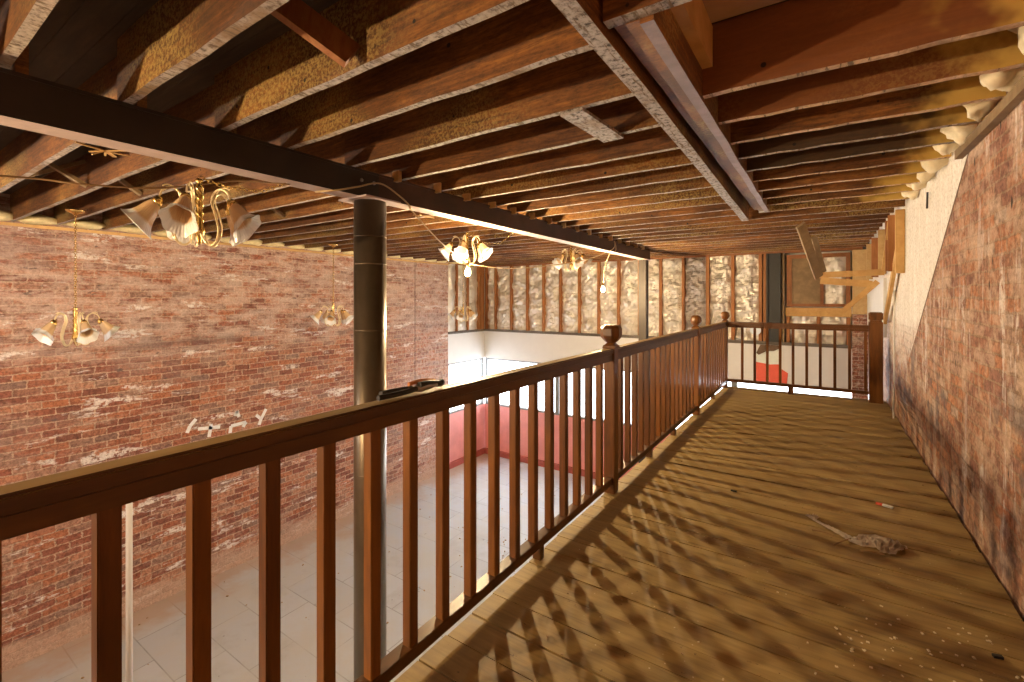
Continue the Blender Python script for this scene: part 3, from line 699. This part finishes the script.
tag(obj('conduit', bm, M['white'], at=(.74,7.4,-1.4)), 'thin white conduit running down the wall near the square newel', 'pipe')
bm = B(); add_tube(bm, [(.755,5.3,.92),(.752,5.3,.78)], .008, 6)
tag(obj('hook', bm, M['black'], at=(.75,5.3,.78)), 'small black hook high on the plaster', 'hook')
# ledger at the top of the right wall
bm = B(); add_beam(bm, (.745, 1.2, .93), (.745, 4.15, .945), .04, .055)
tag(obj('ledger_board', bm, M['greywood'], at=(.745,2,.9)), 'brown ledger strip along the top of the right brick wall', 'board')
def lump(name, mat, c, s, label, seed, group, cat='foam'):
    bm = B(); bmesh.ops.create_icosphere(bm, subdivisions=3, radius=1)
    for v in bm.verts:
        n = 1 + .45*noise.noise(v.co*1.8 + Vector((seed*3.1,0,0))) + .2*noise.noise(v.co*5 + Vector((0,seed,0)))
        v.co = Vector((v.co.x*s[0]*n + c[0], v.co.y*s[1]*n + c[1], v.co.z*s[2]*n + c[2]))
    for f in bm.faces: f.smooth = True
    return tag(obj(name, bm, M[mat], at=(c[0], c[1], c[2]-s[2])), label, cat, group)
gaps = [2.68, 3.08, 3.48, 3.87, 4.26, 4.66, 5.07, 5.47, 5.88]
for i, yy in enumerate(gaps):
    lump('foam_lump', 'foamcream', (.72, yy, 1.10), (.075+.02*(i%2), .13, .12), 'cream spray foam lump at right joist ends, %s bay from the front' % ORD[i], i+1, 'foam along the right wall')
# foam bead along the top of the left wall
bm = B()
R = random.Random(3)
for j, (a, b) in enumerate(zip(mid[6:], mid[7:])):
    cy = (a+b)/2+.06; n0 = len(bm.verts)
    r = bmesh.ops.create_icosphere(bm, subdivisions=2, radius=1)
    for v in r['verts']:
        n = 1 + .4*noise.noise(v.co*2 + Vector((j*2.7,0,0)))
        v.co = Vector((XL+.115 + v.co.x*.075*n, cy + v.co.y*.24*n, 1.045 + v.co.z*(.045+.03*R.random())*n))
        for f in v.link_faces: f.smooth = True
tag(obj('spray_foam', bm, M['foam'], at=(XL+.05, 4, .95)), 'yellow spray foam packed along the top of the left brick wall', 'foam', kind='stuff')
bm = B(); add_box(bm, XL+.001, XL+.03, Y0, 9.74, .945, .985)
tag(obj('ledger_board', bm, M['pine'], at=(XL,3,.93)), 'pale ledger strip along the top of the left brick wall', 'board')

# chalk marks on the left wall
def stroke(bm, pts, w=.05):
    for (y0_, z0_), (y1_, z1_) in zip(pts, pts[1:]):
        add_beam(bm, (XL+.003, y0_, z0_), (XL+.003, y1_, z1_), w, .004, up=(1,0,0))
def wp(px, py):    # picture point -> point on the left wall
    t = (px-512)/462; Y = (4.846*t+7.221)/(.557-.83*t); d = 4.846+.83*Y; return (Y, (299-py)*d/462)
marks = [('C', [[(196,419),(190,426),(187,433)]]), ('plus', [[(198,429),(220,427)], [(211,424),(209,437)]]),
         ('A', [[(235,416),(237,411),(239,417)], [(230,433),(231,426),(246,422),(243,427)]]), ('Y', [[(256,415),(261,419),(266,409)], [(261,419),(259,425)]])]
for nm, sts in marks:
    bm = B()
    for s in sts: stroke(bm, [wp(*p) for p in s], .055)
    o = obj('painted_mark', bm, M['chalk'], at=(XL, wp(*sts[0][0])[0], wp(*sts[0][0])[1]))
    tag(o, {'C':'white C-shaped paint stroke on the left brick wall','plus':'white plus-shaped paint mark on the left brick wall',
            'A':'white A-shaped paint mark on the left brick wall','Y':'white Y-shaped paint mark on the left brick wall'}[nm], 'paint mark', 'painted marks on the brick')

# ------------------------------------------------------------------ chandeliers
def chandelier_proto():
    me = {}
    bm = B()
    add_lathe(bm, [(.004,.205),(.020,.20),(.026,.188),(.013,.178),(.020,.165),(.024,.15),(.017,.10),(.022,.06),(.017,.02),(.024,-.03),(.030,-.07),(.040,-.09),(.034,-.11),(.014,-.13),(.018,-.15),(.006,-.168)], 20)
    for k in range(3):   # twisted ribs
        add_tube(bm, [(.022*math.cos(a+2.09*k), .022*math.sin(a+2.09*k), .17-.22*i/20) for i in range(21) for a in (i*.5,)], .006, 6)
    me['stem'] = bm
    bm = B()
    p = spline([(.018,-.02,-.10),(.07,-.012,-.165),(.125,-.01,-.16),(.15,-.01,-.09),(.125,-.01,0),(.10,-.01,.06),(.115,-.01,.115),(.165,-.01,.14),(.215,-.004,.12),(.237,0,.075)], 6)
    add_tube(bm, p, .0065, 8); add_tube(bm, [v + Vector((.016,.018,.010)) for v in p[8:-8]], .0045, 6)
    me['arm'] = bm
    bm = B(); add_lathe(bm, [(.010,.035),(.026,.02),(.034,0),(.032,-.018)], 16); me['holder'] = bm
    bm = B(); prof = [(.030,0),(.040,-.018),(.050,-.05),(.058,-.09),(.072,-.125),(.094,-.155),(.108,-.166)]
    add_lathe(bm, prof, 48, cap=False, wave=.07, waves=6); inner = [(r-.003, z-.001) for r, z in prof]
    add_lathe(bm, inner, 48, cap=False, wave=.07, waves=6); me['shade'] = bm
    return me
P = chandelier_proto()
def tomesh(n, bm, mat):
    bmesh.ops.recalc_face_normals(bm, faces=bm.faces); m = bpy.data.meshes.new(n); bm.to_mesh(m); bm.free(); m.materials.append(mat); return m
PM = {'stem': tomesh('stem', P['stem'], M['brass']), 'arm': tomesh('arm', P['arm'], M['cream']), 'holder': tomesh('lamp_holder', P['holder'], M['brass']), 'shade': tomesh('glass_shade', P['shade'], M['shade'])}
def chain_bm(pts, link=.036):
    bm = B(); pts = [Vector(p) for p in pts]; L = [0]
    for a, b in zip(pts, pts[1:]): L.append(L[-1] + (b-a).length)
    n = max(2, int(L[-1]/(link*.72)))
    for i in range(n):
        s = L[-1]*(i+.5)/n; k = max(j for j in range(len(L)) if L[j] <= s); k = min(k, len(pts)-2)
        c = pts[k].lerp(pts[k+1], (s-L[k])/(L[k+1]-L[k])); d = (pts[k+1]-pts[k]).normalized()
        q = d.to_track_quat('Z', 'Y').to_matrix(); u = q @ Vector((1,0,0)) if i % 2 else q @ Vector((0,1,0))
        add_tube(bm, [c + d*math.cos(a)*link/2 + u*math.sin(a)*link*.33 for a in [2*math.pi*m/8 for m in range(8)]], .0035, 5, closed=True)
    return bm
def chandelier(x, y, ztop, rot, label, chain, canopy, scale=1.0):
    z = ztop - .238
    t = thing('chandelier', label, 'chandelier', (x, y, z), 'brass chandeliers'); t['category'] = 'chandelier'
    def add(name, mesh, par, loc=(0,0,0), r=(0,0,0)):
        o = bpy.data.objects.new(name, mesh); C.objects.link(o); o.parent = par; o.location = loc; o.rotation_euler = r; return o
    t.scale = (.88, .88, 1.16)
    add('stem', PM['stem'], t)
    for k in range(5):
        a = rot + 2*math.pi*k/5
        arm = add('arm', PM['arm'], t, r=(0,0,a))
        add('lamp_holder', PM['holder'], arm, (.245,0,.055), (0,-math.radians(42),0))
        p = Matrix.Rotation(a, 4, 'Z') @ Vector((.252, 0, .045))
        sh = add('glass_shade', PM['shade'], t, p); sh.rotation_euler = (Matrix.Rotation(a,4,'Z') @ Matrix.Rotation(-math.radians(42),4,'Y')).to_euler()
    if chain:
        o = obj('chain', chain_bm(chain), M['brass'], t); o.scale = (1/.88, 1/.88, 1/1.16)
    if canopy:
        bm = B(); add_lathe(bm, [(.085,.035),(.088,.02),(.075,.006),(.03,-.012),(.012,-.03)], 24, Matrix.Translation(canopy)); o = obj('canopy', bm, M['brass'], t); o.scale = (1/.88, 1/.88, 1/1.16)
    return t
chandelier(-3.36, 1.36, .785, 4.33, 'nearest and largest-looking chandelier, hung close under the black steel beam', [(-3.36,1.36,.79),(-3.28,1.5,.74),(-3.16,1.66,.73),(-3.08,1.78,.80)], None)
chandelier(-7.07, 1.60, -.09, .1, 'chandelier on a long chain against the left brick wall, at far left', [(-7.07,1.60,.96),(-7.07,1.60,-.09)], (-7.07,1.60,.985))
chandelier(-7.50, 5.25, -.06, .5, 'chandelier on a long chain just left of the round column', [(-7.50,5.25,.96),(-7.50,5.25,-.06)], (-7.50,5.25,.985))
chandelier(-7.40, 8.85, -.12, .2, 'chandelier hanging in front of the far left stud corner', [(-7.40,8.85,.96),(-7.40,8.85,-.12)], (-7.40,8.85,.985))
chandelier(-4.08, 4.96, .93, .15, 'raised chandelier just above the nearer lit bulb', [(-3.79,5.64,.96),(-3.86,5.45,.80),(-4.0,5.15,.80),(-4.08,4.96,.93)], (-3.79,5.64,.985))
chandelier(-3.83, 7.66, .97, .6, 'raised chandelier above the farther lit bulb, near far beam end', [(-3.83,7.66,.97),(-3.83,7.66,1.0)], None)

# ------------------------------------------------------------------ festoon bulbs and cables
def bulb(c, label, mat='bulb'):
    t = thing('light_bulb', label, 'bulb', c, 'work light bulbs')
    bm = B(); add_lathe(bm, [(.012,.058),(.016,.045),(.026,.026),(.031,.004),(.029,-.014),(.019,-.028),(.006,-.034)], 12, Matrix.Translation(c)); obj('glass_globe', bm, M[mat], t)
    bm = B(); add_lathe(bm, [(.010,.125),(.019,.115),(.020,.062),(.015,.060)], 14, Matrix.Translation(c)); obj('socket', bm, M['socket'], t)
B1, B2, B3 = (-3.40, 4.15, .30), (-3.40, 8.12, .17), (-3.55, -1.6, .14)
bulb(B1, 'nearer glowing bulb hanging below a chandelier beyond the railing')
bulb(B2, 'farther glowing bulb on a cord near the foil wall')
bulb(B3, 'glowing bulb out of view behind the camera', 'bulb_big')
bulb((-5.9, -1.3, .15), 'added fill bulb over the open storey, unseen behind the camera', 'bulb_fill')  # extra lamp out of view, added to brighten the left wall
def at(px, py, X):
    t = (px-512)/462; s, c = math.sin(math.radians(33.86)), math.cos(math.radians(33.86))
    Y = (-X*s*t - X*c)/(s - c*t); d = -X*s + Y*c; return (X, Y, (299-py)*d/462)
bm = B(); add_tube(bm, spline([B3[:2] + (B3[2]+.12,), (-3.6,-.6,.50), at(3,176,-3.6), at(80,184,-3.5), at(160,188,-3.4), at(235,181,-3.3), at(290,165,-3.05+.0)[:2] + (.79,), ]), .006, 6)
tag(obj('cable', bm, M['cable_dark'], at=(-3.5,.5,.6)), 'brown cable sagging across in front of the left ceiling joists', 'cable')
pA = (-2.962, 2.28, .86)
bm = B(); add_tube(bm, spline([(-3.10,2.02,.79),(-2.955,2.10,.80),pA,(-2.955,2.5,.93),(-2.955,2.72,.86),(-2.97,2.85,.795),(-3.06,2.95,.79),(-3.2,3.5,.56),(B1[0],B1[1],B1[2]+.12)]), .007, 6)
tag(obj('cable', bm, M['cable'], at=(-3.2,3,.8)), 'tan cord running from the round column head to the nearer bulb', 'cable')
bm = B(); add_tube(bm, spline([(B1[0],B1[1],B1[2]+.11),(-3.45,4.9,.40),(-3.4,5.7,.46),(-3.2,6.8,.62),(-2.955,7.45,.84),(-2.955,7.55,.99),(-2.955,7.62,.84),(-3.1,7.70,.79),(-3.3,7.95,.55),(B2[0],B2[1],B2[2]+.12)]), .007, 6)
tag(obj('cable', bm, M['cable'], at=(-3.2,6,.8)), 'tan cord swagged from nearer bulb over the far beam to the farther bulb', 'cable')
# splintered lath
for k, (c, lab) in enumerate((((-3.22,.85,.80), 'splintered yellow wood scrap hanging at the near beam edge'), ((-3.2,3.2,.80), 'splintered wood scrap behind the round column head'))):
    bm = B(); R = random.Random(k+4)
    for i in range(7):
        d = Vector((R.uniform(-1,1), R.uniform(-1,1), R.uniform(-.35,.15))).normalized()*R.uniform(.06,.13)
        add_beam(bm, c, Vector(c)+d, R.uniform(.008,.02), .006)
    tag(obj('wood_scrap', bm, M['pine'], at=c), lab, 'wood scrap')

# ------------------------------------------------------------------ small things
tl = thing('hand_pliers', 'black and orange hand tool lying on the nearest handrail', 'tool', (-1.318, 1.25, -.370))
def toolpart(name, pts, r, mat, sq=.55):
    bm = B(); add_tube(bm, pts, r, 10)
    zc = -.370
    for v in bm.verts: v.co.z = zc + .002 + (v.co.z - zc)*sq
    mn = min(v.co.z for v in bm.verts)
    return obj(name, bm, M[mat], tl)
z = -.352
toolpart('handle', spline([(-1.300,1.09,z),(-1.296,1.16,z),(-1.304,1.24,z),(-1.318,1.30,z)]), .010, 'rubber', 1)
toolpart('handle', spline([(-1.345,1.14,z),(-1.348,1.19,z),(-1.338,1.26,z),(-1.320,1.31,z)]), .011, 'rubber', 1)
toolpart('jaw', [(-1.320,1.28,z),(-1.318,1.31,z),(-1.312,1.36,z),(-1.308,1.40,z)], [.012,.018,.012,.005], 'metal', 1)
toolpart('knife_body', spline([(-1.312,1.30,z+.012),(-1.316,1.36,z+.010),(-1.322,1.42,z),(-1.328,1.45,z)]), [.013]*20+[.015]*5, 'rubber', 1)
toolpart('orange_slide', spline([(-1.336,1.27,z+.018),(-1.338,1.34,z+.022),(-1.342,1.42,z+.012)]), .008, 'orange', 1)

# plastic scrap
sc = thing('plastic_scrap', 'crumpled clear plastic wrapper lying on the walkway boards', 'litter', (.2, 3.4, MEZZ))
def gp(px, py): # floor point
    d = 1.45*462/(py-299); t = (px-512)/462; r = t*d; s, c = math.sin(math.radians(33.86)), math.cos(math.radians(33.86))
    return (r*c - d*s, r*s + d*c)
bm = B(); path = [(812,517,.05),(816,522,.015),(828,528,.02),(838,533,.03),(850,540,.035),(860,544,.05),(868,543,.10),(880,545,.13),(892,549,.13),(902,553,.09)]
rows = []
pp = spline([gp(a, b) + (w_,) for a, b, w_ in path], 5); NK = 14
for i, q in enumerate(pp):
    n = (pp[min(i+1, len(pp)-1)] - pp[max(i-1, 0)]); n.z = 0; n.normalize(); sd = Vector((-n.y, n.x)); row = []
    for k in range(NK+1):
        u = (k/NK-.5)*2; w_ = q.z*(1 + .35*noise.noise(Vector((i*.5, u*2, 3)))); p = Vector((q.x, q.y)) + sd*u*w_*.8
        h = abs(noise.noise(Vector((i*.45, k*.55, 0)))) + .5*abs(noise.noise(Vector((i*1.1, k*1.3, 5))))
        row.append(bm.verts.new((p.x, p.y, MEZZ + .007 + min(.05, .3*w_ + .012)*h*(1.15-u*u))))
    rows.append(row)
for A, Bb in zip(rows, rows[1:]):
    for k in range(NK): bm.faces.new((A[k], A[k+1], Bb[k+1], Bb[k])).smooth = False
r = bmesh.ops.solidify(bm, geom=list(bm.faces), thickness=.0015)
obj('film', bm, M['plasticfilm'], sc)
for i, (a, b) in enumerate((((812,531),(835,537)), ((834,546),(852,540)), ((860,552),(885,556)))):
    pa, pb = gp(*a), gp(*b); bm = B(); mid_ = ((pa[0]+pb[0])/2, (pa[1]+pb[1])/2)
    add_tube(bm, spline([pa+(MEZZ+.008,), mid_+(MEZZ+.013,), pb+(MEZZ+.007,)]), .0045, 6)
    tag(obj('splinter', bm, M['twig'], at=pa+(MEZZ,)), 'thin brown splinter %s the plastic wrapper' % ('left of', 'under the middle of', 'under the wide end of')[i], 'splinter', 'splinters on the boards')
a = gp(876,504); bm = B(); add_beam(bm, a+(MEZZ+.008,), (a[0]+.035,a[1]-.01,MEZZ+.008), .022, .012); w1 = thing('candy_wrapper', 'small red and white scrap on the walkway boards', 'litter', a+(MEZZ,))
obj('red_end', bm, M['red'], w1); bm = B(); add_beam(bm, (a[0]+.036,a[1]-.01,MEZZ+.008), (a[0]+.09,a[1]-.03,MEZZ+.008), .024, .012); obj('white_end', bm, M['white'], w1)
a = gp(731,491); bm = B(); add_beam(bm, a+(MEZZ+.006,), (a[0]+.04,a[1]-.005,MEZZ+.006), .014, .010)
tag(obj('dark_chip', bm, M['rubber'], at=a+(MEZZ,)), 'small dark chip on the boards near the railing', 'chip')
a = gp(993,657); bm = B(); add_beam(bm, a+(MEZZ+.006,), (a[0]+.03,a[1]+.008,MEZZ+.006), .016, .010)
tag(obj('dark_chip', bm, M['rubber'], at=a+(MEZZ,)), 'small dark chip by the wall in the lower right corner', 'chip')
def debris(name, n, mat, label, sampler, z, smin, smax, seed):
    bm = B(); R = random.Random(seed)
    for i in range(n):
        x, y = sampler(R); s = R.uniform(smin, smax); a = R.uniform(0, 3.14)
        d = Vector((math.cos(a), math.sin(a), 0))*s
        add_beam(bm, Vector((x,y,z+s*.25)), Vector((x,y,z+s*.25))+d, s*.6, s*.35)
    tag(obj(name, bm, M[mat], at=(0,0,z)), label, 'debris', kind='stuff')
debris('plaster_crumbs', 240, 'foamcream', 'pale crumbs scattered on the near walkway boards', lambda R: (min(.72, R.gauss(.35,.25)), R.uniform(1.2,2.8)), MEZZ+.002, .004, .013, 5)
debris('wood_crumbs', 130, 'twig', 'brown crumbs scattered over the walkway boards', lambda R: (R.uniform(-1.1,.7), R.uniform(1.0,7)), MEZZ+.002, .004, .012, 6)
debris('floor_rubble', 160, 'twig', 'bits of rubble on the lower grey floor', lambda R: (R.uniform(-8.5,-2), R.uniform(1.5,10)), FLOOR, .01, .035, 8)

# ------------------------------------------------------------------ light and camera
w = bpy.data.worlds.new('overcast_daylight'); bpy.context.scene.world = w; w.use_nodes = True
w.node_tree.nodes['Background'].inputs[0].default_value = (.90,.95,1.0,1); w.node_tree.nodes['Background'].inputs[1].default_value = 9.0
def portal(loc, rot, sx, sy):
    l = bpy.data.lights.new('daylight_portal', 'AREA'); l.shape = 'RECTANGLE'; l.size = sx; l.size_y = sy; l.cycles.is_portal = True
    o = bpy.data.objects.new('daylight_portal', l); C.objects.link(o); o.location = (loc[0], loc[1], loc[2]+E); o.rotation_euler = rot
H = math.pi/2
portal(((XL+XR)/2, YB+.05, (WB+KN)/2), (-H,0,0), XR-XL, WB-KN)
portal((XL-.2, 10.65, (WB+KN)/2), (0,-H,0), WB-KN, 1.8)
cam = bpy.data.cameras.new('camera'); co = bpy.data.objects.new('camera', cam); C.objects.link(co)
co.location = (0,0,E); co.rotation_euler = (H, 0, math.radians(33.86)); cam.sensor_width = 36; cam.lens = 16.24; cam.shift_y = -.041; cam.clip_start = .02
S = bpy.context.scene; S.camera = co
vs = S.view_settings; vs.view_transform = 'Standard'; vs.look = 'None'; vs.gamma = 1; vs.use_curve_mapping = False; vs.exposure = .34
S.cycles.max_bounces = 8; S.cycles.diffuse_bounces = 5; S.cycles.use_denoising = True; S.cycles.sample_clamp_indirect = 6
